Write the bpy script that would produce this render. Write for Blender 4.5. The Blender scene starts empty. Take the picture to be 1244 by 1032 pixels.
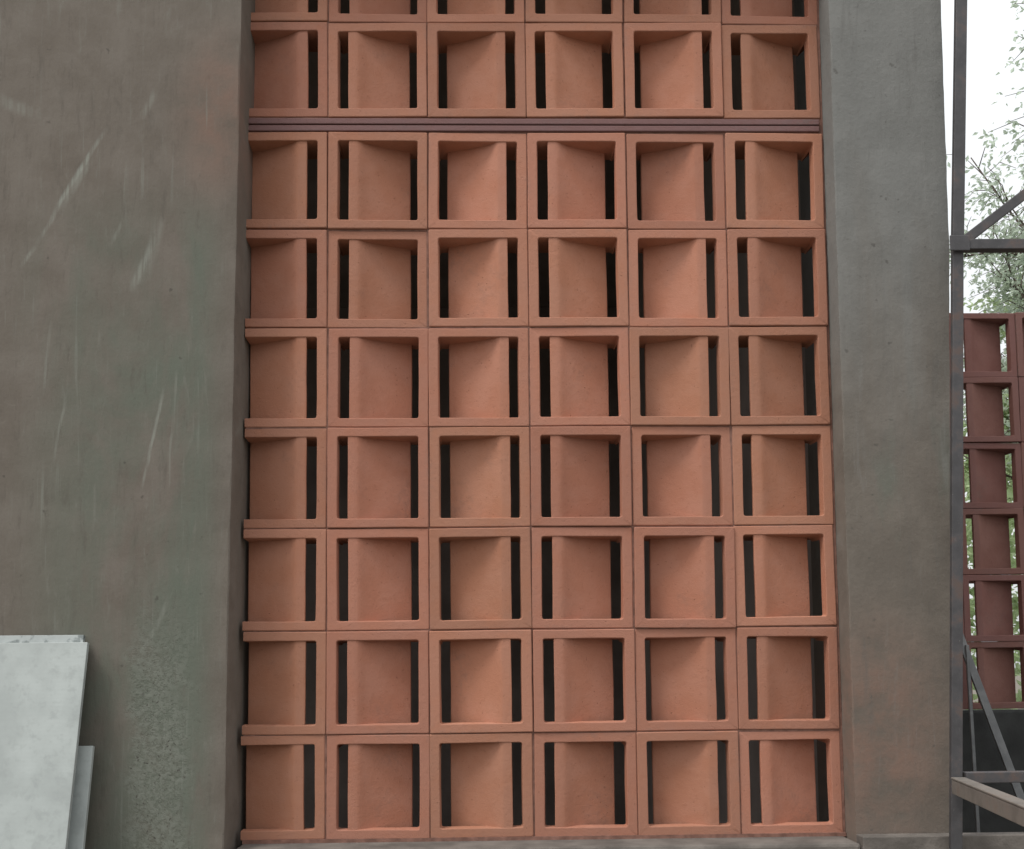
import bpy, bmesh, math, random
from mathutils import Vector, Matrix, noise

# ------------------------------------------------------------------ camera, world, sun, exposure
scene = bpy.context.scene
col = scene.collection
R = math.radians
GROUND_TO_SCREEN = 0.86                      # height of the screen's lowest course above the ground

cam_data = bpy.data.cameras.new("camera")
cam_data.sensor_fit = 'HORIZONTAL'
cam_data.sensor_width = 36.0
cam_data.lens = 36.0 * 1200.0 / 1244.0
cam_data.shift_y = 224.0 / 1244.0           # the photograph is the upper part of a taller frame
cam_data.clip_start = 0.02
cam_data.clip_end = 2000.0
cam = bpy.data.objects.new("camera", cam_data)
col.objects.link(cam)
pitch, yaw, roll = 0.068, 0.0209, 0.0097
cp, sp, cy_, sy_, cr, sr = (math.cos(pitch), math.sin(pitch), math.cos(yaw), math.sin(yaw), math.cos(roll), math.sin(roll))
Rx = Matrix(((1, 0, 0), (0, cp, -sp), (0, sp, cp)))
Ry = Matrix(((cy_, 0, -sy_), (0, 1, 0), (sy_, 0, cy_)))
Rz = Matrix(((cr, -sr, 0), (sr, cr, 0), (0, 0, 1)))
M = Rz @ Rx @ Ry                              # rows: right, up, forward in (x, height, depth)
right, up, fwd = (Vector((M[i][0], M[i][2], M[i][1])) for i in range(3))
rotm = Matrix((right, up, -fwd)).transposed().to_4x4()
cam.matrix_world = Matrix.Translation((0.321, -1.922, GROUND_TO_SCREEN + 0.3105)) @ rotm
scene.camera = cam

SUN_ELEV, SUN_DIR = 60.0, Vector((-0.68, -0.52))
sun_az = math.atan2(SUN_DIR.x, SUN_DIR.y)     # clockwise from +Y
world = bpy.data.worlds.new("World")
scene.world = world
world.use_nodes = True
wn, wl = world.node_tree.nodes, world.node_tree.links
wn.clear()
sky_n = wn.new('ShaderNodeTexSky')
sky_n.sky_type = 'NISHITA'
sky_n.sun_disc = False
sky_n.sun_elevation = R(SUN_ELEV)
sky_n.sun_rotation = sun_az % (2 * math.pi)
sky_n.dust_density = 4.0
hs = wn.new('ShaderNodeHueSaturation'); hs.inputs['Saturation'].default_value = 0.18
mx = wn.new('ShaderNodeMix'); mx.data_type = 'RGBA'; mx.inputs[0].default_value = 0.65
bg = wn.new('ShaderNodeBackground'); bg.inputs['Strength'].default_value = 0.118
wo = wn.new('ShaderNodeOutputWorld')
wl.new(sky_n.outputs[0], hs.inputs['Color'])
wl.new(hs.outputs[0], mx.inputs[6])
tcw = wn.new('ShaderNodeTexCoord'); sepw = wn.new('ShaderNodeSeparateXYZ')      # cloud cover, brighter overhead as overcast skies are
mrw = wn.new('ShaderNodeMapRange'); mrw.inputs['From Min'].default_value = 0.0; mrw.inputs['From Max'].default_value = 1.0
mrw.inputs['To Min'].default_value = 6.0; mrw.inputs['To Max'].default_value = 12.0
cbw = wn.new('ShaderNodeVectorMath'); cbw.operation = 'SCALE'; cbw.inputs[0].default_value = (0.975, 1.0, 1.02)
wl.new(tcw.outputs['Generated'], sepw.inputs[0]); wl.new(sepw.outputs[2], mrw.inputs['Value'])
wl.new(mrw.outputs[0], cbw.inputs['Scale']); wl.new(cbw.outputs[0], mx.inputs[7])
wl.new(mx.outputs[2], bg.inputs['Color'])
wl.new(bg.outputs[0], wo.inputs['Surface'])

sun_d = bpy.data.lights.new("sun", 'SUN')
sun_d.energy = 1.5
sun_d.angle = R(16)
sun_d.color = (1.0, 0.965, 0.91)
sun = bpy.data.objects.new("sun", sun_d)
col.objects.link(sun)
h = SUN_DIR.normalized() * math.cos(R(SUN_ELEV))
to_sun = Vector((h.x, h.y, math.sin(R(SUN_ELEV))))
sun.rotation_euler = to_sun.to_track_quat('Z', 'Y').to_euler()
sun.location = (-4, -5, 8)

scene.view_settings.view_transform = 'Standard'
scene.view_settings.look = 'None'
scene.view_settings.gamma = 1.0
scene.view_settings.use_curve_mapping = False
scene.view_settings.exposure = 0.45

# ------------------------------------------------------------------ helpers
def link(o, parent=None):
    col.objects.link(o)
    if parent: o.parent = parent
    return o

def obj(name, bm, mat, parent=None, smooth=False):
    me = bpy.data.meshes.new(name)
    bmesh.ops.recalc_face_normals(bm, faces=bm.faces)
    bm.to_mesh(me); bm.free()
    me.materials.append(mat)
    if smooth:
        for p in me.polygons: p.use_smooth = True
    return link(bpy.data.objects.new(name, me), parent)

def inst(name, me, parent=None):
    return link(bpy.data.objects.new(name, me), parent)

def tag(o, label, cat, group=None):
    o['label'] = label; o['category'] = cat
    if group: o['group'] = group
    return o

def thing(name, label, cat, loc=(0, 0, 0), group=None):
    o = bpy.data.objects.new(name, None)
    o.empty_display_size = 0.1
    o.location = loc
    return tag(link(o), label, cat, group)

def add_box(bm, x0, x1, y0, y1, z0, z1, bev=0.0):
    r = bmesh.ops.create_cube(bm, size=1.0)
    vs = r['verts']
    for v in vs:
        v.co = Vector(((x0 + x1) / 2 + v.co.x * (x1 - x0), (y0 + y1) / 2 + v.co.y * (y1 - y0), (z0 + z1) / 2 + v.co.z * (z1 - z0)))
    if bev > 0:
        es = list({e for v in vs for e in v.link_edges})
        bmesh.ops.bevel(bm, geom=es, offset=bev, segments=2, profile=0.5, affect='EDGES')

def add_bar(bm, a, b, w, t, up_hint=Vector((0, 1, 0)), bev=0.0015):
    """rectangular bar from a to b, width w across, thickness t along up_hint"""
    a, b = Vector(a), Vector(b)
    d = (b - a); L = d.length; d.normalize()
    s = d.cross(up_hint).normalized(); u = s.cross(d).normalized()
    tmp = bmesh.new()
    add_box(tmp, -w / 2, w / 2, -t / 2, t / 2, 0, L, bev)
    mt = Matrix((s, u, d)).transposed().to_4x4(); mt.translation = a
    tmp.transform(mt)
    me = bpy.data.meshes.new("tmp"); tmp.to_mesh(me); tmp.free()
    bm.from_mesh(me); bpy.data.meshes.remove(me)

# ------------------------------------------------------------------ materials
class NT:
    """small wrapper that builds a node material"""
    def __init__(self, name, rough=0.9, spec=0.3):
        self.m = bpy.data.materials.new(name); self.m.use_nodes = True
        self.t = self.m.node_tree; self.n = self.t.nodes; self.l = self.t.links
        self.b = self.n['Principled BSDF']
        self.b.inputs['Roughness'].default_value = rough
        self.b.inputs['Specular IOR Level'].default_value = spec
        self.co = self.n.new('ShaderNodeTexCoord')
    def set(self, sock, v):
        if hasattr(v, 'links'): self.l.new(v, sock)
        else: sock.default_value = v
    def noise(self, scale, detail=4, rough=0.55, vec=None, dist=0.0):
        n = self.n.new('ShaderNodeTexNoise')
        n.inputs['Scale'].default_value = scale; n.inputs['Detail'].default_value = detail
        n.inputs['Roughness'].default_value = rough; n.inputs['Distortion'].default_value = dist
        self.l.new(vec or self.co.outputs['Object'], n.inputs['Vector'])
        return n.outputs['Fac']
    def mapping(self, rot=(0, 0, 0), scale=(1, 1, 1), loc=(0, 0, 0), vec=None):
        n = self.n.new('ShaderNodeMapping')
        n.inputs['Rotation'].default_value = rot; n.inputs['Scale'].default_value = scale; n.inputs['Location'].default_value = loc
        self.l.new(vec or self.co.outputs['Object'], n.inputs['Vector'])
        return n.outputs[0]
    def ramp(self, fac, lo, hi, a=0.0, b=1.0):
        n = self.n.new('ShaderNodeMapRange'); n.interpolation_type = 'SMOOTHSTEP'
        self.l.new(fac, n.inputs['Value'])
        n.inputs['From Min'].default_value = lo; n.inputs['From Max'].default_value = hi
        n.inputs['To Min'].default_value = a; n.inputs['To Max'].default_value = b
        return n.outputs[0]
    def math(self, op, a, b=0.0, clamp=False):
        n = self.n.new('ShaderNodeMath'); n.operation = op; n.use_clamp = clamp
        self.set(n.inputs[0], a); self.set(n.inputs[1], b)
        return n.outputs[0]
    def mix(self, fac, a, b, blend='MIX'):
        n = self.n.new('ShaderNodeMix'); n.data_type = 'RGBA'; n.blend_type = blend
        self.set(n.inputs[0], fac)
        for s, v in ((n.inputs[6], a), (n.inputs[7], b)):
            self.set(s, v if hasattr(v, 'links') else (*v, 1))
        return n.outputs[2]
    def xyz(self, vec=None):
        n = self.n.new('ShaderNodeSeparateXYZ'); self.l.new(vec or self.co.outputs['Object'], n.inputs[0])
        return n.outputs
    def vmath(self, op, a, b=None):
        n = self.n.new('ShaderNodeVectorMath'); n.operation = op
        self.set(n.inputs[0], a)
        if b is not None: self.set(n.inputs[1], b)
        return n.outputs['Value'] if op in ('LENGTH', 'DOT_PRODUCT', 'DISTANCE') else n.outputs['Vector']
    def stroke(self, p0, p1, w, soft=None):
        """mask of a scrape between two points (x, z) of half-width w that fades at both ends"""
        a = Vector((p0[0], 0, p0[1])); b = Vector((p1[0], 0, p1[1])); L = (b - a).length
        ang = math.atan2(b.z - a.z, b.x - a.x)
        if not hasattr(self, 'flat'):
            f = self.vmath('MULTIPLY', self.co.outputs['Object'], (1, 0, 1))
            wob = self.n.new('ShaderNodeTexNoise'); wob.inputs['Scale'].default_value = 9; self.l.new(f, wob.inputs['Vector'])
            off = self.vmath('MULTIPLY', self.vmath('SUBTRACT', wob.outputs['Color'], (0.5, 0.5, 0.5)), (0.016, 0, 0.016))
            self.flat = self.vmath('ADD', f, off)
        d = self.vmath('SUBTRACT', self.flat, tuple((a + b) / 2))
        u = self.math('ABSOLUTE', self.vmath('DOT_PRODUCT', d, (math.cos(ang), 0, math.sin(ang))))
        v = self.math('ABSOLUTE', self.vmath('DOT_PRODUCT', d, (-math.sin(ang), 0, math.cos(ang))))
        mu = self.ramp(u, L / 2, L * 0.2); mv = self.ramp(v, w, w * 0.15)
        return self.math('MULTIPLY', mu, mv)
    def color(self, c): self.set(self.b.inputs['Base Color'], c if hasattr(c, 'links') else (*c, 1))
    def bump(self, fac, strength=0.3, dist=0.002):
        n = self.n.new('ShaderNodeBump'); n.inputs['Strength'].default_value = strength; n.inputs['Distance'].default_value = dist
        self.l.new(fac, n.inputs['Height']); self.l.new(n.outputs[0], self.b.inputs['Normal'])

def terracotta(name, base, pale, dark, mottled=1.0):
    t = NT(name, 0.88, 0.25)
    at_ = t.n.new('ShaderNodeAttribute'); at_.attribute_type = 'OBJECT'; at_.attribute_name = 'tint'
    oi = t.n.new('ShaderNodeObjectInfo')
    seed = t.vmath('ADD', t.co.outputs['Object'], t.vmath('MULTIPLY', oi.outputs['Location'], (7.3, 3.1, 5.7)))
    n1 = t.noise(14, 4, 0.6, seed); n2 = t.noise(95, 5, 0.7, seed); n3 = t.noise(420, 3, 0.6, seed)
    c = t.mix(t.ramp(n1, 0.35, 0.68), base, pale)
    c = t.mix(t.math('MULTIPLY', t.ramp(n2, 0.55, 0.78), 0.5 * mottled), c, dark)
    c = t.mix(t.math('MULTIPLY', t.ramp(n3, 0.62, 0.75), 0.25 * mottled), c, tuple(min(1, x * 1.5) for x in pale))
    n4 = t.noise(6, 5, 0.65, seed)
    c = t.mix(t.math('MULTIPLY', t.math('MULTIPLY', t.ramp(n4, 0.54, 0.70), t.ramp(n2, 0.38, 0.60)), 0.38 * mottled), c, tuple(0.5 * (x + y) for x, y in zip(dark, (0.20, 0.16, 0.14))))
    pits = t.noise(260, 2, 0.5, seed)
    c = t.mix(t.math('MULTIPLY', t.ramp(pits, 0.70, 0.76), 0.6), c, tuple(x * 0.45 for x in dark))
    p = t.xyz()
    rim = t.math('MAXIMUM', t.math('ABSOLUTE', t.math('SUBTRACT', p[0], 0.099)), t.math('ABSOLUTE', t.math('SUBTRACT', p[2], 0.0993)))
    smear = t.math('MULTIPLY', t.ramp(rim, 0.0885, 0.0985), t.math('MULTIPLY', t.ramp(n4, 0.47, 0.62), t.ramp(n2, 0.40, 0.58)))
    c = t.mix(t.math('MULTIPLY', smear, 0.55 * mottled), c, tuple(0.5 * x + y for x, y in zip(base, (0.07, 0.085, 0.085))))
    c = t.mix(t.math('MULTIPLY', t.ramp(p[1], 0.003, 0.0006), t.ramp(n1, 0.25, 0.6, 0.25, 0.75)), c, (base[0] * 0.93, base[1] * 1.02, base[2] * 1.12))  # front faces tinted mauve, sky glare put into the base colour
    hsv = t.n.new('ShaderNodeHueSaturation')
    t.l.new(c, hsv.inputs['Color'])
    t.l.new(t.ramp(at_.outputs['Fac'], 0.0, 1.0, 0.90, 1.07), hsv.inputs['Value'])
    hu = t.n.new('ShaderNodeAttribute'); hu.attribute_type = 'OBJECT'; hu.attribute_name = 'hue'
    t.l.new(t.ramp(hu.outputs['Fac'], 0.0, 1.0, 0.4972, 0.5028), hsv.inputs['Hue'])
    t.color(hsv.outputs[0])
    t.bump(t.math('SUBTRACT', t.math('ADD', t.math('MULTIPLY', n2, 0.7), t.math('MULTIPLY', n3, 0.35)), t.math('MULTIPLY', t.ramp(pits, 0.68, 0.76), 0.6)), 0.6, 0.0025)
    return t.m

M_TERRA = terracotta('fired_terracotta', (0.385, 0.168, 0.105), (0.410, 0.192, 0.128), (0.275, 0.112, 0.066))
M_SPACER = terracotta('spacer_clay', (0.20, 0.105, 0.095), (0.235, 0.13, 0.12), (0.13, 0.065, 0.058))
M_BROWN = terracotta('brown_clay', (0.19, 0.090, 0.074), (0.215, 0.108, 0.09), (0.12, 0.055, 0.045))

def plain(name, c, rough=0.9, var=0.25, scale=20, bump=0.3, spec=0.3):
    t = NT(name, rough, spec)
    n = t.noise(scale, 5, 0.6); f = t.noise(scale * 8, 3, 0.6)
    cc = t.mix(t.ramp(n, 0.3, 0.7), tuple(x * (1 - var) for x in c), tuple(min(1, x * (1 + var)) for x in c))
    cc = t.mix(t.math('MULTIPLY', t.ramp(f, 0.5, 0.75), 0.3), cc, tuple(x * 0.6 for x in c))
    t.color(cc); t.bump(t.math('ADD', n, f), bump, 0.002)
    return t.m

M_MORTAR = plain('joint_mortar', (0.20, 0.105, 0.08), 0.95, 0.3, 40)
M_PLINTH_SHADE = plain('plinth_shade_black', (0.035, 0.036, 0.035), 0.85, 0.3, 9)  # near-black base colour stands in for the shadowed void below the rear screen
M_ROOM = plain('room_plaster', (0.31, 0.26, 0.235), 0.95, 0.2, 3)
M_SILL = plain('sill_cement', (0.135, 0.12, 0.107), 0.92, 0.3, 14, 0.6)

# left wall: brown-grey cement render with greenish trowel patches and pale scrapes
def wall_material():
    t = NT('brown_grey_render', 0.9, 0.25)
    streak = t.mapping(rot=(0, R(-14), 0), scale=(9, 1, 1.6))
    patch = t.mapping(rot=(0, R(-10), 0), scale=(2.6, 1, 1.1))
    n_big = t.noise(2.2, 5, 0.6, patch, 0.4)
    n_mid = t.noise(11, 5, 0.65)
    n_fine = t.noise(120, 5, 0.7)
    n_str = t.noise(7, 6, 0.7, streak, 0.3)
    c = t.mix(t.ramp(n_mid, 0.3, 0.72), (0.136, 0.116, 0.096), (0.168, 0.147, 0.125))
    x = t.xyz()
    zone = t.math('MULTIPLY', t.ramp(x[0], -0.62, -0.36), t.ramp(x[0], -0.165, -0.24))
    low = t.math('MULTIPLY', t.ramp(x[2], 2.15, 1.95), 1.0)
    green = t.math('MULTIPLY', t.math('MULTIPLY', zone, low), t.ramp(n_big, 0.36, 0.60))
    c = t.mix(t.math('MULTIPLY', green, 0.95), c, (0.118, 0.133, 0.106))
    c = t.mix(t.math('MULTIPLY', t.ramp(n_str, 0.56, 0.76), 0.5), c, (0.19, 0.185, 0.16))
    c = t.mix(t.math('MULTIPLY', t.ramp(n_str, 0.46, 0.28), 0.45), c, (0.095, 0.083, 0.07))
    # roughened strip low down where the skim coat came away
    bx = t.math('ADD', x[0], t.math('MULTIPLY', t.math('SUBTRACT', n_mid, 0.5), 0.16))
    band = t.math('MULTIPLY', t.ramp(bx, -0.36, -0.32), t.ramp(bx, -0.22, -0.265))
    band = t.math('MULTIPLY', band, t.ramp(t.math('ADD', x[2], t.math('MULTIPLY', n_big, 0.3)), 1.52, 1.30))
    pit = t.noise(85, 4, 0.75)
    c = t.mix(t.math('MULTIPLY', band, t.ramp(pit, 0.40, 0.60, 0.15, 0.9)), c, (0.168, 0.178, 0.15))
    c = t.mix(t.math('MULTIPLY', band, t.ramp(t.noise(150, 3, 0.7), 0.42, 0.32)), c, (0.07, 0.066, 0.056))
    # clay dust near the corner
    dust = t.math('MULTIPLY', t.ramp(t.vmath('DISTANCE', t.vmath('MULTIPLY', t.co.outputs['Object'], (1, 0, 0.55)), (-0.19, 0, 1.24)), 0.13, 0.01), t.ramp(n_mid, 0.25, 0.7))
    c = t.mix(t.math('MULTIPLY', dust, 0.7), c, (0.20, 0.115, 0.085))
    # pale scrapes left by the trowel: (x, z) ends and half-width
    marks = [((-0.545, 1.985), (-0.40, 2.245), 0.0065, 0.6), ((-0.50, 2.055), (-0.43, 2.18), 0.012, 0.35), ((-0.565, 1.95), (-0.535, 2.0), 0.006, 0.35),
             ((-0.36, 1.90), (-0.31, 2.02), 0.010, 0.42), ((-0.335, 1.92), (-0.30, 2.06), 0.016, 0.3), ((-0.395, 2.0), (-0.375, 2.05), 0.006, 0.3),
             ((-0.335, 1.50), (-0.29, 1.74), 0.0045, 0.5), ((-0.285, 1.50), (-0.268, 1.78), 0.004, 0.3),
             ((-0.50, 1.56), (-0.475, 1.72), 0.004, 0.3), ((-0.52, 1.70), (-0.505, 1.86), 0.004, 0.25),
             ((-0.66, 2.30), (-0.53, 2.245), 0.018, 0.3), ((-0.335, 1.20), (-0.27, 1.34), 0.007, 0.25),
             ((-0.35, 2.24), (-0.31, 2.31), 0.010, 0.25)]
    for rot, sc_, lo, amt in ((-17, (75, 1, 3.2), 0.63, 0.45), (-9, (120, 1, 5.0), 0.65, 0.38), (-27, (60, 1, 4.0), 0.67, 0.32)):
        v = t.noise(1.0, 3, 0.55, t.mapping(rot=(0, R(rot), 0), scale=sc_, loc=(rot, 0, 3.3)))
        area = t.math('MULTIPLY', t.ramp(n_big, 0.40, 0.62), t.ramp(x[0], -0.15, -0.22))
        c = t.mix(t.math('MULTIPLY', t.math('MULTIPLY', t.ramp(v, lo, lo + 0.10), area), amt), c, (0.225, 0.235, 0.205))
    brk = t.ramp(t.noise(1.0, 4, 0.65, t.mapping(rot=(0, R(-24), 0), scale=(150, 1, 7))), 0.36, 0.60, 0.2, 1.0)
    hsum = None
    for p0, p1, w, k in marks:
        s = t.math('MULTIPLY', t.math('MULTIPLY', t.stroke(p0, p1, w), brk), k)
        c = t.mix(t.math('MULTIPLY', s, 1.35, True), c, (0.25, 0.258, 0.225))
        hsum = s if hsum is None else t.math('ADD', hsum, s)
    spots = t.noise(48, 3, 0.5)
    c = t.mix(t.math('MULTIPLY', t.ramp(spots, 0.70, 0.78), 0.6), c, (0.065, 0.057, 0.05))
    c = t.mix(t.math('MULTIPLY', t.ramp(n_fine, 0.58, 0.8), 0.35), c, (0.09, 0.079, 0.068))
    t.color(c)
    hgt = t.math('ADD', t.math('MULTIPLY', n_mid, 0.35), t.math('MULTIPLY', n_fine, 0.35))
    hgt = t.math('ADD', hgt, t.math('MULTIPLY', n_str, 0.6))
    hgt = t.math('SUBTRACT', hgt, t.math('MULTIPLY', t.math('MULTIPLY', band, t.ramp(t.noise(170, 4, 0.75), 0.55, 0.3)), 0.5))
    hgt = t.math('SUBTRACT', hgt, t.math('MULTIPLY', hsum, 0.25))
    t.bump(hgt, 0.42, 0.004)
    return t.m

def pier_material():
    t = NT('grey_smooth_render', 0.85, 0.3)
    tall = t.mapping(scale=(3.0, 1, 0.8))
    n_big = t.noise(2.4, 5, 0.6, tall, 0.5); n_mid = t.noise(12, 5, 0.65); n_fine = t.noise(130, 4, 0.7)
    x = t.xyz()
    edge = t.math('ADD', x[2], t.math('MULTIPLY', t.math('SUBTRACT', n_big, 0.5), 0.9))
    upper = t.mix(t.ramp(n_mid, 0.3, 0.7), (0.160, 0.160, 0.151), (0.186, 0.186, 0.176))
    lower = t.mix(t.ramp(n_mid, 0.3, 0.7), (0.126, 0.108, 0.090), (0.158, 0.137, 0.115))
    c = t.mix(t.ramp(edge, 1.45, 2.2), lower, upper)
    mould = t.math('MULTIPLY', t.ramp(n_big, 0.52, 0.66), t.math('MULTIPLY', t.ramp(edge, 1.15, 1.45), t.ramp(edge, 1.9, 1.6)))
    c = t.mix(t.math('MULTIPLY', mould, 0.75), c, (0.122, 0.13, 0.106))
    dust = t.math('MULTIPLY', t.ramp(t.vmath('DISTANCE', t.vmath('MULTIPLY', t.co.outputs['Object'], (1, 0, 0.6)), (1.05, 0, 0.63)), 0.20, 0.0), t.ramp(n_mid, 0.25, 0.7))
    c = t.mix(t.math('MULTIPLY', dust, 0.8), c, (0.20, 0.11, 0.08))
    c = t.mix(t.math('MULTIPLY', t.ramp(n_fine, 0.56, 0.78), 0.4), c, (0.10, 0.093, 0.082))
    sp = t.noise(52, 3, 0.5)
    c = t.mix(t.math('MULTIPLY', t.ramp(sp, 0.69, 0.77), 0.6), c, (0.075, 0.07, 0.062))
    vs = t.noise(4, 6, 0.7, t.mapping(rot=(0, R(6), 0), scale=(8, 1, 1.0)), 0.5)
    c = t.mix(t.math('MULTIPLY', t.ramp(vs, 0.54, 0.74), 0.4), c, (0.215, 0.212, 0.20))
    c = t.mix(t.math('MULTIPLY', t.ramp(vs, 0.46, 0.28), 0.35), c, (0.105, 0.10, 0.092))
    t.color(c)
    trow = t.noise(5, 5, 0.7, t.mapping(rot=(0, R(8), 0), scale=(7, 1, 1.2)), 0.4)
    t.bump(t.math('ADD', t.math('ADD', n_mid, t.math('MULTIPLY', n_fine, 0.3)), t.math('MULTIPLY', trow, 0.5)), 0.6, 0.004)
    return t.m

def tile_material(name, c, specks):
    t = NT(name, 0.55, 0.4)
    n = t.noise(9, 5, 0.6); n2 = t.noise(60, 4, 0.6)
    cc = t.mix(t.ramp(n, 0.3, 0.7), tuple(x * 0.86 for x in c), tuple(min(1, x * 1.08) for x in c))
    cc = t.mix(t.math('MULTIPLY', t.ramp(n2, 0.46, 0.70), 0.6), cc, tuple(x * 0.78 for x in c))
    if specks:
        s = t.noise(38, 3, 0.55)
        cc = t.mix(t.math('MULTIPLY', t.ramp(s, 0.50, 0.60), 0.8), cc, (0.12, 0.14, 0.137))
    w = t.n.new('ShaderNodeTexWave'); w.bands_direction = 'Z'; w.inputs['Scale'].default_value = 42; w.inputs['Distortion'].default_value = 0.6
    t.l.new(t.co.outputs['Object'], w.inputs['Vector'])
    w2 = t.n.new('ShaderNodeTexWave'); w2.bands_direction = 'X'; w2.inputs['Scale'].default_value = 42; w2.inputs['Distortion'].default_value = 0.6
    t.l.new(t.co.outputs['Object'], w2.inputs['Vector'])
    rib = t.math('MULTIPLY', t.math('ADD', w.outputs['Fac'], t.math('MULTIPLY', w2.outputs['Fac'], 0.35)), t.ramp(n, 0.4, 0.62, 0.15, 1.0))
    cc = t.mix(t.math('MULTIPLY', t.ramp(w.outputs['Fac'], 0.55, 0.2), 0.012), cc, tuple(x * 0.6 for x in c))
    t.color(cc)
    t.bump(t.math('ADD', rib, t.math('MULTIPLY', n2, 0.6)), 0.05, 0.0006)
    return t.m

def steel_material(name, c, rust):
    t = NT(name, 0.55, 0.45)
    n = t.noise(22, 5, 0.65); f = t.noise(160, 4, 0.7)
    cc = t.mix(t.ramp(n, 0.35, 0.7), tuple(x * 0.8 for x in c), tuple(x * 1.2 for x in c))
    cc = t.mix(t.math('MULTIPLY', t.ramp(n, 0.5, 0.72), rust), cc, (0.12, 0.07, 0.05))
    cc = t.mix(t.math('MULTIPLY', t.ramp(f, 0.62, 0.75), 0.35), cc, (0.22, 0.21, 0.20))
    t.color(cc); t.bump(t.math('ADD', n, f), 0.25, 0.001)
    t.b.inputs['Metallic'].default_value = 0.15
    return t.m

M_WALL, M_PIER = wall_material(), pier_material()
M_TILE = tile_material('pale_ribbed_tile', (0.36, 0.39, 0.378), False)
M_TILE_SPECK = tile_material('speckled_tile', (0.35, 0.378, 0.37), True)
M_STEEL = steel_material('grey_painted_steel', (0.070, 0.067, 0.070), 0.6)
M_ANGLE = steel_material('dusty_steel', (0.20, 0.18, 0.16), 0.5)
M_STRIP = steel_material('galvanised_strip', (0.15, 0.153, 0.153), 0.1)

def ground_material():
    t = NT('dry_earth', 0.95, 0.2)
    n = t.noise(0.8, 6, 0.6); f = t.noise(18, 6, 0.7)
    c = t.mix(t.ramp(n, 0.3, 0.7), (0.135, 0.12, 0.098), (0.18, 0.165, 0.138))
    c = t.mix(t.math('MULTIPLY', t.ramp(f, 0.5, 0.7), 0.4), c, (0.13, 0.115, 0.09))
    t.color(c); t.bump(f, 0.5, 0.02)
    return t.m

def leaf_material(name, c, trans):
    t = NT(name, 0.6, 0.35)
    oi = t.n.new('ShaderNodeObjectInfo')
    n = t.noise(1.6, 3, 0.6); f = t.noise(30, 2, 0.5)
    cc = t.mix(t.ramp(n, 0.35, 0.65), tuple(x * 0.7 for x in c), tuple(x * 1.25 for x in c))
    cc = t.mix(t.math('MULTIPLY', t.ramp(f, 0.45, 0.7), 0.5), cc, (c[0] * 1.4, c[1] * 1.2, c[2] * 1.0))
    t.color(cc)
    tr = t.n.new('ShaderNodeBsdfTranslucent'); tr.inputs['Color'].default_value = (*trans, 1)
    ad = t.n.new('ShaderNodeAddShader')
    out = t.n['Material Output']
    t.l.new(t.b.outputs[0], ad.inputs[0]); t.l.new(tr.outputs[0], ad.inputs[1]); t.l.new(ad.outputs[0], out.inputs['Surface'])
    return t.m

M_GROUND = ground_material()
M_LEAF = leaf_material('grey_green_leaf', (0.095, 0.12, 0.085), (0.36, 0.41, 0.34))
M_LEAF2 = leaf_material('fresh_green_leaf', (0.085, 0.12, 0.05), (0.31, 0.37, 0.23))
M_BARK = plain('bark', (0.10, 0.08, 0.065), 0.95, 0.3, 12, 0.6)

# ------------------------------------------------------------------ setting: ground
bm = bmesh.new()
bmesh.ops.create_circle(bm, cap_ends=True, radius=600, segments=64)
g = obj('ground', bm, M_GROUND); g['kind'] = 'structure'

# ------------------------------------------------------------------ rendered walls beside the screen
def rendered_slab(name, mat, xl, xr, y0, y1, z0, z1, ref, amp=0.0016, edge=0.002, cell=0.02, splay=0.0):
    """upright slab whose front face (y0) is a slightly uneven hand-trowelled sheet; xl/xr give the left and right edge at a height"""
    bm = bmesh.new()
    nz = max(2, int((z1 - z0) / cell)); nx = max(2, int((xr(1.6) - xl(1.6)) / cell))
    nx = min(nx, 60)
    bev = 0.0035
    rows = []
    for j in range(nz + 1):
        z = z0 + (z1 - z0) * j / nz
        a, b = xl(z), xr(z)
        wa = edge * noise.noise(Vector((3.1, 0, z * 9))) + edge * 0.7 * noise.noise(Vector((8.7, 1, z * 34)))
        wb = edge * noise.noise(Vector((5.4, 2, z * 9))) + edge * 0.7 * noise.noise(Vector((1.7, 3, z * 34)))
        row = []
        row.append(bm.verts.new((a + wa * 0.3, y1, z)))
        row.append(bm.verts.new((a + wa, y0 + bev, z)))
        row.append(bm.verts.new((a + wa + bev * 0.3, y0 + bev * 0.3, z)))
        for i in range(nx + 1):
            # cells crowd towards both edges
            u = i / nx
            x = (a + wa + bev) + (b + wb - a - wa - 2 * bev) * u
            y = y0 + amp * noise.noise(Vector((x * 5, ref, z * 5))) + amp * 0.5 * noise.noise(Vector((x * 17, ref, z * 17)))
            row.append(bm.verts.new((x, y, z)))
        row.append(bm.verts.new((b + wb - bev * 0.3, y0 + bev * 0.3, z)))
        row.append(bm.verts.new((b + wb, y0 + bev, z)))
        row.append(bm.verts.new((b - splay + wb * 0.3, y1, z)))
        rows.append(row)
    for r0, r1 in zip(rows, rows[1:]):
        n = len(r0)
        for i in range(n):
            k = (i + 1) % n
            bm.faces.new((r0[i], r0[k], r1[k], r1[i]))
    bm.faces.new(rows[0][::-1]); bm.faces.new(rows[-1])
    bmesh.ops.recalc_face_normals(bm, faces=bm.faces)
    for e in bm.edges:
        if len(e.link_faces) == 2 and e.calc_face_angle(0) > R(26): e.smooth = False
    return obj(name, bm, mat, None, True)

def lerp_table(tab):
    def f(z):
        if z <= tab[0][0]: return tab[0][1]
        for (a, va), (b, vb) in zip(tab, tab[1:]):
            if z <= b: return va + (vb - va) * (z - a) / (b - a)
        return tab[-1][1]
    return f

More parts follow.
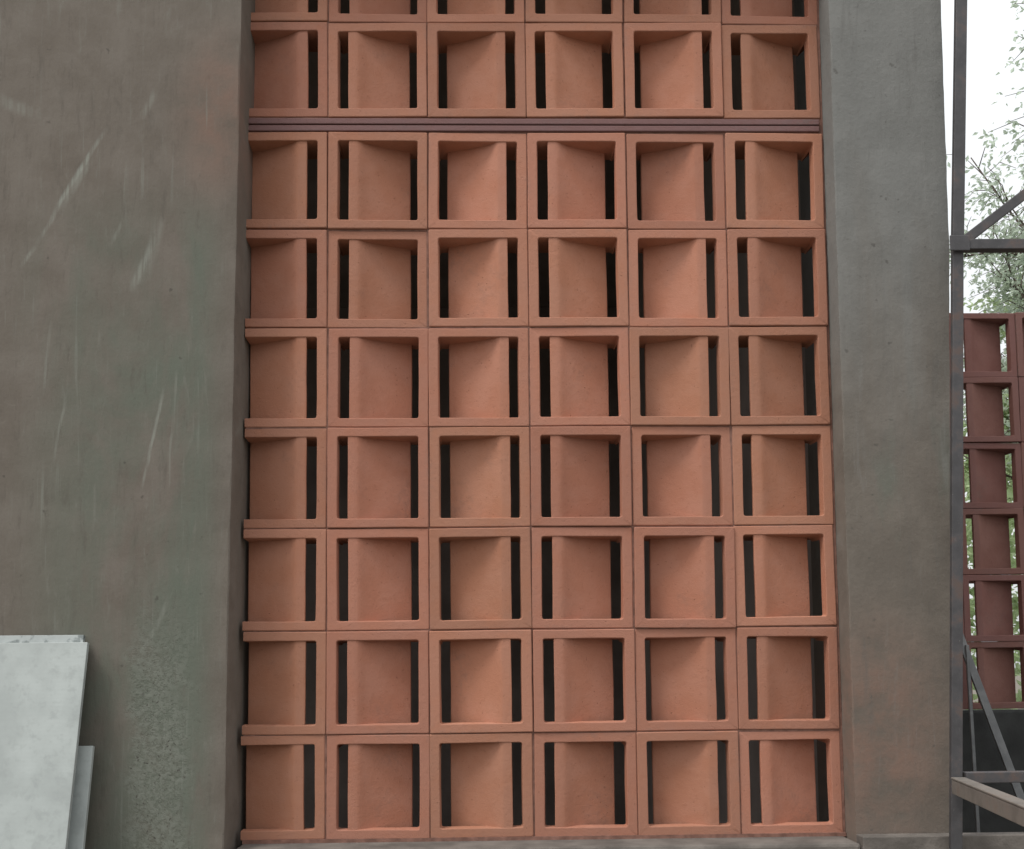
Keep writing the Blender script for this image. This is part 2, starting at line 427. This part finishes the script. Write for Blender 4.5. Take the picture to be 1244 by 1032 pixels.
wall = rendered_slab('plaster_wall', M_WALL, lambda z: -3.2, lerp_table([(0, -0.174), (0.91, -0.1705), (1.27, -0.1675), (1.75, -0.1615), (2.31, -0.1555), (3.2, -0.147)]),
                     -0.08, 0.16, 0.0, 3.2, 0.0, edge=0.0013, splay=0.007)
tag(wall, 'brown-grey rendered wall with pale trowel scrapes, pale tiles leaning on it', 'wall')
pier = rendered_slab('plaster_pier', M_PIER, lerp_table([(0, 1.004), (3.2, 1.004)]),
                     lerp_table([(0, 1.165), (0.9, 1.188), (1.356, 1.205), (2.0, 1.229), (2.5, 1.231), (3.2, 1.235)]), -0.05, 0.16, 0.0, 3.2, 4.0, edge=0.0014)
tag(pier, 'grey rendered pier between the terracotta screen and the steel frame', 'wall')

bm = bmesh.new()
add_box(bm, -0.160, 1.001, -0.084, 0.16, 0.0, 0.856, 0.006)
sill = obj('concrete_sill', bm, M_SILL)
tag(sill, 'cement sill under the lowest course of the terracotta screen', 'sill')
bm = bmesh.new()
add_box(bm, 1.0035, 2.6, -0.086, -0.052, 0.0, 0.868, 0.002)
led = obj('concrete_ledge', bm, M_SILL)
tag(led, 'low cement ledge in front of the grey pier, under the steel frame', 'ledge')

room = thing('dark_room', 'dim room seen as darkness through the slots of the terracotta screen', 'room', (0, 2, 0))
def room_part(name, *b):
    bm = bmesh.new(); add_box(bm, *b)
    o = obj(name, bm, M_ROOM, room); o.matrix_parent_inverse = Matrix.Translation((0, -2, 0)); return o
room_part('rear_wall', -3.2, 1.17, 3.4, 3.55, 0, 3.2)
room_part('side_wall', 1.03, 1.16, 0.163, 3.397, 0, 3.2)
room_part('side_wall', -3.2, -3.05, 1.9, 3.397, 0, 3.2)      # unseen gap up to the front wall, added to let daylight brighten the room
room_part('roof_slab', -3.25, 1.25, -0.1, 3.6, 3.203, 3.35)
room_part('lintel', -0.143, 1.001, -0.078, 0.158, 2.710, 3.2)

# ------------------------------------------------------------------ breeze blocks
BW, BH, BD = 0.1980, 0.1986, 0.068
STILE_D = 0.020                               # the upright members are thin, only top and bottom run the full depth
ST_X, ST_Z = 0.0195, 0.0180

def ring(w0, w1, h0, h1, rad, seg=6, rs=3):
    """closed loop of points round a rectangle with rounded corners, constant count"""
    pts = []
    cs = [((w1 - rad, h1 - rad), 0), ((w0 + rad, h1 - rad), 90), ((w0 + rad, h0 + rad), 180), ((w1 - rad, h0 + rad), 270)]
    for k, ((cx, cz), a0) in enumerate(cs):
        for i in range(rs + 1):
            a = R(a0 + 90 * i / rs)
            pts.append((cx + rad * math.cos(a), cz + rad * math.sin(a)))
        nx_c, na = cs[(k + 1) % 4]
        p = pts[-1]; q = (nx_c[0] + rad * math.cos(R(na)), nx_c[1] + rad * math.sin(R(na)))
        for u in (0.022, 0.26, 0.5, 0.74, 0.978):
            pts.append((p[0] + (q[0] - p[0]) * u, p[1] + (q[1] - p[1]) * u))
    return pts

def block_frame(seed, cut=None):
    rnd = random.Random(seed)
    o = Vector((rnd.random() * 50, rnd.random() * 50, seed * 7.7))
    bm = bmesh.new()
    ix0, ix1, iz0, iz1 = ST_X, BW - ST_X, ST_Z, BH - ST_Z
    spec = [(ix0 + 0.0015, ix1 - 0.0015, iz0 + 0.0015, iz1 - 0.0015, 0.004, BD),
            (ix0, ix1, iz0, iz1, 0.004, 0.0022), (ix0 - 0.0004, ix1 + 0.0004, iz0 - 0.0004, iz1 + 0.0004, 0.0044, 0.0007),
            (ix0 - 0.0016, ix1 + 0.0016, iz0 - 0.0016, iz1 + 0.0016, 0.0055, 0.0),
            (0.0018, BW - 0.0018, 0.0018, BH - 0.0018, 0.002, 0.0),
            (0.0004, BW - 0.0004, 0.0004, BH - 0.0004, 0.002, 0.0008),
            (0.0, BW, 0.0, BH, 0.002, 0.0025), (0.0005, BW - 0.0005, 0.0005, BH - 0.0005, 0.003, BD)]
    loops = []
    for (a, b, c, d, r, y) in spec:
        L = []
        for (x, z) in ring(a, b, c, d, r):
            q = Vector((x * 16, y * 16, z * 16)) + o
            q2 = Vector((x * 60, y * 60, z * 60)) + o
            dx = 0.0007 * noise.noise(q) + 0.0004 * noise.noise(q2)
            dz = 0.0007 * noise.noise(q + Vector((9, 9, 9))) + 0.0004 * noise.noise(q2 + Vector((4, 4, 4)))
            dy = 0.0006 * noise.noise(q + Vector((5, 1, 2)))
            if y == BD and abs(z - BH / 2) < BH / 2 - ST_Z - 0.0065: y = STILE_D
            L.append(bm.verts.new((x + dx, y + dy, z + dz)))
        loops.append(L)
    m = len(loops)
    for k in range(m):
        A, B = loops[k], loops[(k + 1) % m]
        n = len(A)
        for i in range(n):
            bm.faces.new((A[i], A[(i + 1) % n], B[(i + 1) % n], B[i]))
    if cut is not None:
        geom = bm.verts[:] + bm.edges[:] + bm.faces[:]
        bmesh.ops.bisect_plane(bm, geom=geom, plane_co=(cut, 0, 0), plane_no=(1, 0, 0), clear_inner=True)
        bmesh.ops.holes_fill(bm, edges=[e for e in bm.edges if e.is_boundary], sides=0)
    bmesh.ops.recalc_face_normals(bm, faces=bm.faces)
    return bm

def louvre(seed, flip, stretch=1.0):
    """slanted vane: flush strip beside the near slot, then a bend and a slope back to the far slot"""
    rnd = random.Random(seed + 100)
    o = Vector((rnd.random() * 50, rnd.random() * 50, 3.3))
    front = [(0.0400, 0.0040), (0.0404, 0.0022), (0.0416, 0.0015), (0.050, 0.0014), (0.0570, 0.0017), (0.0600, 0.0027), (0.064, 0.0046),
             (0.070, 0.0088), (0.081, 0.0150), (0.097, 0.0222), (0.113, 0.0285), (0.131, 0.0350), (0.148, 0.0400), (0.1590, 0.0428), (0.1605, 0.0442)]
    back = [(0.1598, 0.0570), (0.158, 0.0580), (0.135, 0.0500), (0.105, 0.0390), (0.075, 0.0265), (0.058, 0.0170), (0.0410, 0.0130)]
    front = [(x if x < 0.07 else 0.07 + (x - 0.07) * stretch, y) for x, y in front]
    back = [(x if x < 0.07 else 0.07 + (x - 0.07) * stretch, y) for x, y in back]
    prof = front + back
    bm = bmesh.new()
    nz = 8; rows = []
    for j in range(nz + 1):
        z = ST_Z - 0.003 + (BH - 2 * ST_Z + 0.006) * j / nz
        row = []
        for (x, y) in prof:
            xx = BW - x if flip else x
            q = Vector((xx * 14, y * 14, z * 14)) + o
            row.append(bm.verts.new((xx + 0.0008 * noise.noise(q), y + 0.0006 * noise.noise(q + Vector((7, 7, 7))), z)))
        rows.append(row)
    for a, b in zip(rows, rows[1:]):
        n = len(a)
        for i in range(n):
            bm.faces.new((a[i], a[(i + 1) % n], b[(i + 1) % n], b[i]))
    bm.faces.new(rows[0]); bm.faces.new(rows[-1])
    return bm

def to_mesh(name, bm, mat, angle=22):
    bmesh.ops.recalc_face_normals(bm, faces=bm.faces)
    for e in bm.edges:
        if len(e.link_faces) == 2 and e.calc_face_angle(0) > R(angle): e.smooth = False
    me = bpy.data.meshes.new(name); bm.to_mesh(me); bm.free()
    for p in me.polygons: p.use_smooth = True
    me.materials.append(mat)
    return me

NV = 6
def block_kit(mat, stretch=1.0):
    return dict(frame=[to_mesh('block_frame', block_frame(s), mat) for s in range(NV)],
                cut=[to_mesh('cut_block_frame', block_frame(s + 20, 0.0375), mat) for s in range(4)],
                near_left=[to_mesh('louvre', louvre(s, False, stretch), mat) for s in range(NV)],
                near_right=[to_mesh('louvre', louvre(s + 9, True, stretch), mat) for s in range(NV)])

KIT = block_kit(M_TERRA)
rnd = random.Random(4)
def lay_block(parent, kit, x, y, z, near_left, cut=False, sx=1.0, sz=1.0, tint=None):
    """one block of a screen: the frame is the part, its slanted louvre the sub-part"""
    fr = inst('breeze_block', rnd.choice(kit['cut' if cut else 'frame']), parent)
    fr.location = (x + rnd.uniform(-.0009, .0009), y + rnd.uniform(-.0022, .0022), z + rnd.uniform(-.0008, .0008))
    fr.rotation_euler = (R(rnd.uniform(-.5, .5)), R(rnd.uniform(-.38, .38)), R(rnd.uniform(-.5, .5)))
    fr.scale = (sx, 1, sz)
    fr['tint'] = rnd.random() if tint is None else tint
    fr['hue'] = rnd.random()
    lv = inst('louvre', rnd.choice(kit['near_left' if near_left else 'near_right']), fr)
    lv.location = (rnd.uniform(-.0015, .0015), rnd.uniform(-.0003, .0010), 0)
    lv.rotation_euler = (0, 0, 0)
    lv['tint'] = fr['tint']; lv['hue'] = min(1.0, max(0.0, fr['hue'] + rnd.uniform(-.15, .15)))
    return fr

scr = thing('breeze_block_screen', 'salmon terracotta breeze block screen with slanted louvres between two rendered walls', 'block screen', (0.4, 0, GROUND_TO_SCREEN))
VP, BAND = 0.2007, 0.0304
X0, Z0 = -0.4, 0.0
for r in range(9):
    zb = r * VP + (BAND if r >= 7 else 0.0) + 0.0011
    for c in range(6):
        xb = X0 + (c - 1) * 0.2 + 0.0010
        lay_block(scr, KIT, xb, 0.0, zb, c % 2 == 1, c == 0)
# two thin courses of clay tile under the second course from the top
zt = 7 * VP + 0.0022
for k in range(2):
    x = X0 - 0.160
    for L in (1.156,):
        bm = bmesh.new()
        n = 24
        add_box(bm, 0, L - 0.001, -0.001, 0.07, 0, 0.0118, 0.0016)
        o = obj('spacer_tile', bm, M_SPACER, scr)
        o.location = (x, rnd.uniform(-.0015, .001), zt + k * 0.0142)
        o.rotation_euler = (0, R(rnd.uniform(-.05, .05)), 0)
        o['tint'] = rnd.uniform(.35, .65); o['hue'] = 0.5
        x += L + 0.0005
# recessed mortar in the joints
bm = bmesh.new()
for r in range(0, 10):
    z = r * VP + (BAND if r >= 8 else 0.0)
    if r == 7: z0, z1 = 7 * VP - 0.002, 7 * VP + BAND + 0.002
    elif r == 0: continue
    else: z0, z1 = z - 0.0028, z + 0.0028
    add_box(bm, X0 - 0.159, X0 + 1.0, 0.0035, 0.060, z0, z1)
for r in range(9):
    zb = r * VP + (BAND if r >= 7 else 0.0)
    for c in range(0, 6):
        x = X0 + c * 0.2
        if c == 5: continue
        add_box(bm, x - 0.0029, x + 0.0029, 0.0035, 0.019, zb + 0.0030, zb + VP - 0.0030)
add_box(bm, X0 + 0.998, X0 + 1.0035, 0.004, 0.06, 0.002, 9 * VP + BAND)
add_box(bm, X0 - 0.158, X0 + 1.003, -0.002, 0.066, -0.0045, 0.0028)
obj('mortar', bm, M_MORTAR, scr)

# ------------------------------------------------------------------ pale tiles leaning on the left wall
def leaning_tile(label, mat, right_x, width, length, top_z, top_y, lean, thick=0.009, spin=0.0):
    """slab hinged at its top right corner: top edge at top_z, foot swung out from the wall by lean degrees"""
    bm = bmesh.new()
    add_box(bm, -width, 0, -thick, 0, -length, 0, 0.0008)
    o = obj('ceramic_tile', bm, mat)
    o.location = (right_x, top_y, top_z)
    o.rotation_euler = (R(-lean), R(spin), 0)
    return tag(o, label, 'tile', 'tiles leaning on the rendered wall')
def length_for(top_z, lean): return top_z / math.cos(R(lean)) - 0.002
leaning_tile('large pale grey ribbed tile, the front one of the tiles leaning on the rendered wall', M_TILE, -0.415, 0.60, length_for(1.238, 12.0), 1.238, -0.0985, 12.0)
leaning_tile('dark speckled tile showing only its top edge behind the large pale tile', M_TILE_SPECK, -0.427, 0.60, length_for(1.252, 12.0), 1.252, -0.0868, 12.0)
leaning_tile('narrow strip of a lower pale tile showing beside the right edge of the large tile', M_TILE, -0.399, 0.45, length_for(1.051, 11.5), 1.051, -0.105, 11.5)

# ------------------------------------------------------------------ steel frame on the right
fy = -0.10
frame = thing('steel_frame', 'grey welded steel frame with a post, rails and a diagonal brace beside the grey pier', 'frame', (1.17, fy, 0.874))
def frame_part(name, mat, bars):
    bm = bmesh.new()
    for b in bars: add_bar(bm, *b)
    o = obj(name, bm, mat, frame)
    o.matrix_parent_inverse = Matrix.Translation((-1.17, -fy, -0.874))
    return o
frame_part('post', M_STEEL, [((1.133, fy, 0.0), (1.2185, fy, 1.985), 0.0215, 0.010), ((1.2185, fy, 1.980), (1.274, fy, 3.0), 0.0225, 0.010)])
frame_part('rail', M_STEEL, [((1.2305, fy, 1.984), (3.2, fy, 1.990), 0.0200, 0.0200)])
frame_part('brace', M_STEEL, [((1.218, fy + 0.004, 1.983), (2.25, fy + 0.004, 2.77), 0.0185, 0.0165)])
frame_part('lower_rail', M_STEEL, [((1.190, fy, 0.976), (3.2, fy, 0.985), 0.020, 0.020)])
frame_part('side_rail', M_ANGLE, [((1.173, fy - 0.013, 0.976), (1.02, -0.85, 0.976), 0.026, 0.004, Vector((0, 0, 1))), ((1.1625, fy - 0.013, 0.961), (1.0095, -0.85, 0.961), 0.004, 0.026, Vector((0, 0, 1)))])
frame_part('gusset', M_STEEL, [((1.198, fy - 0.013, 1.984), (1.236, fy - 0.013, 1.984), 0.03, 0.003)])

# ------------------------------------------------------------------ brown screen behind the frame
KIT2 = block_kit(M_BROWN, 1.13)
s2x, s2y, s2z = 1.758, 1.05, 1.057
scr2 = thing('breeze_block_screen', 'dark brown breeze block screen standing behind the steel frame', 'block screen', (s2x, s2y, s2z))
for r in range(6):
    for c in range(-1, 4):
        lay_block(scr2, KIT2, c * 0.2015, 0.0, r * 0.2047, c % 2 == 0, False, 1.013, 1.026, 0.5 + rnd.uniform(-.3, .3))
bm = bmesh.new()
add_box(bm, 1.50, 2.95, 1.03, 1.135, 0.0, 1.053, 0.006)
tag(obj('shade_plinth', bm, M_PLINTH_SHADE), 'low wall under the brown block screen, coloured near-black to stand in for shadow', 'low wall')

bm = bmesh.new(); add_bar(bm, (2.0, 0.70, 0.012), (1.715, 1.015, 1.31), 0.023, 0.010)
tag(obj('metal_strip', bm, M_STRIP), 'grey metal strip leaning diagonally against the brown block screen', 'metal strip')
bm = bmesh.new(); add_bar(bm, (1.69, 0.85, 0.0), (1.735, 0.99, 1.25), 0.010, 0.008)
tag(obj('metal_strip', bm, M_STRIP), 'thin grey metal strip standing almost upright just behind the steel post', 'metal strip')

# ------------------------------------------------------------------ trees beyond
def limb(bm, pts, r0, r1, seg=6):
    prev = None
    n = len(pts)
    for i, p in enumerate(pts):
        p = Vector(p)
        d = (Vector(pts[min(i + 1, n - 1)]) - Vector(pts[max(i - 1, 0)])).normalized()
        s = d.orthogonal().normalized(); u = d.cross(s)
        r = r0 + (r1 - r0) * i / (n - 1)
        cur = [bm.verts.new(p + (s * math.cos(a) + u * math.sin(a)) * r) for a in (2 * math.pi * k / seg for k in range(seg))]
        if prev:
            for k in range(seg): bm.faces.new((prev[k], prev[(k + 1) % seg], cur[(k + 1) % seg], cur[k]))
        prev = cur

def add_leaf(bm, p, d, size, rn):
    d = d.normalized()
    s = d.cross(Vector((rn.uniform(-1, 1), rn.uniform(-1, 1), rn.uniform(-.3, 1)))).normalized()
    w = size * 0.26
    n = s.cross(d)
    a = p; b = p + d * size * 0.5 + s * w + n * size * .06; c = p + d * size - n * size * 0.10; e = p + d * size * 0.5 - s * w + n * size * .06
    va, vb, vc, ve = (bm.verts.new(q) for q in (a, b, c, e))
    bm.faces.new((va, vb, vc)); bm.faces.new((va, vc, ve))

def tree(label, loc, trunk_h, crown_r, crown_h, mat, seed, n_limb, n_twig, leaves, leaf_size, droop=0.2):
    rn = random.Random(seed)
    t = thing('tree', label, 'tree', loc, 'trees beyond the brown screen')
    bt, bl = bmesh.new(), bmesh.new()
    top = Vector((rn.uniform(-.2, .2), rn.uniform(-.2, .2), trunk_h))
    limb(bt, [(0, 0, 0), (0.05, 0.02, trunk_h * .35), (top.x * .6, top.y * .6, trunk_h * .7), tuple(top)], 0.13, 0.085, 9)
    for i in range(n_limb):
        az = 2 * math.pi * (i + rn.uniform(-.3, .3)) / n_limb
        el = rn.uniform(-0.1, 1.3)
        st = Vector((0, 0, trunk_h * rn.uniform(.6, 1.0))) + Vector((top.x * .8, top.y * .8, 0))
        d = Vector((math.cos(az) * math.cos(el) * crown_r, math.sin(az) * math.cos(el) * crown_r, max(0.0, math.sin(el)) * crown_h)) * rn.uniform(.75, 1.1)
        pts = [st + d * u + Vector((rn.uniform(-.1, .1), rn.uniform(-.1, .1), 0.25 * math.sin(u * 2.6))) * (u > 0) for u in (0, .3, .6, 1)]
        limb(bt, [tuple(p) for p in pts], 0.022, 0.006, 6)
        for k in range(n_twig):
            u = rn.uniform(.25, 1.0)
            j = min(2, int(u * 3)); f = u * 3 - j
            a = pts[j].lerp(pts[j + 1], min(1, f))
            dd = (d.normalized() * rn.uniform(.2, 1.0) + Vector((rn.uniform(-1, 1), rn.uniform(-1, 1), rn.uniform(-.6, .7)))).normalized() * crown_r * rn.uniform(.22, .5)
            b = a + dd; mid = a + dd * .5 + Vector((0, 0, .06))
            b.z -= droop * dd.length
            limb(bt, [tuple(a), tuple(mid), tuple(b)], 0.006, 0.002, 4)
            for _ in range(leaves):
                v = rn.uniform(.15, 1.05)
                p = a.lerp(b, v) + Vector((rn.uniform(-1, 1), rn.uniform(-1, 1), rn.uniform(-1, 1))) * 0.06
                ld = dd.normalized() * .6 + Vector((rn.uniform(-1, 1), rn.uniform(-1, 1), rn.uniform(-1, .5)))
                add_leaf(bl, p, ld, leaf_size * rn.uniform(.6, 1.25), rn)
    obj('trunk', bt, M_BARK, t, True)
    obj('crown', bl, mat, t)
    return t

tree('thin-leaved tree with airy grey-green sprays against the white sky above the steel rail', (5.95, 7.0, 0), 4.9, 1.25, 2.9, M_LEAF, 11, 34, 24, 22, 0.062)
tree('bushier green tree whose crown shows just below the steel rail', (6.9, 9.2, 0), 4.2, 1.25, 1.5, M_LEAF2, 23, 20, 24, 30, 0.09)

# leafy hedge far behind, seen through the slots of the brown screen
rn = random.Random(77)
bm = bmesh.new()
for i in range(15000):
    x = rn.uniform(5.0, 19.0)
    hh = 4.3 + 0.9 * noise.noise(Vector((x * .7, 0, 1))) + 0.35 * noise.noise(Vector((x * 2.3, 0, 4)))
    y = 12.5 + rn.gauss(0, .6); z = hh * rn.random() ** .7
    add_leaf(bm, Vector((x, y, z)), Vector((rn.uniform(-1, 1), rn.uniform(-1, 1), rn.uniform(-.4, 1))), rn.uniform(.14, .26), rn)
tag(obj('hedge', bm, M_LEAF2), 'tall leafy hedge glimpsed through the slots of the brown screen', 'hedge')
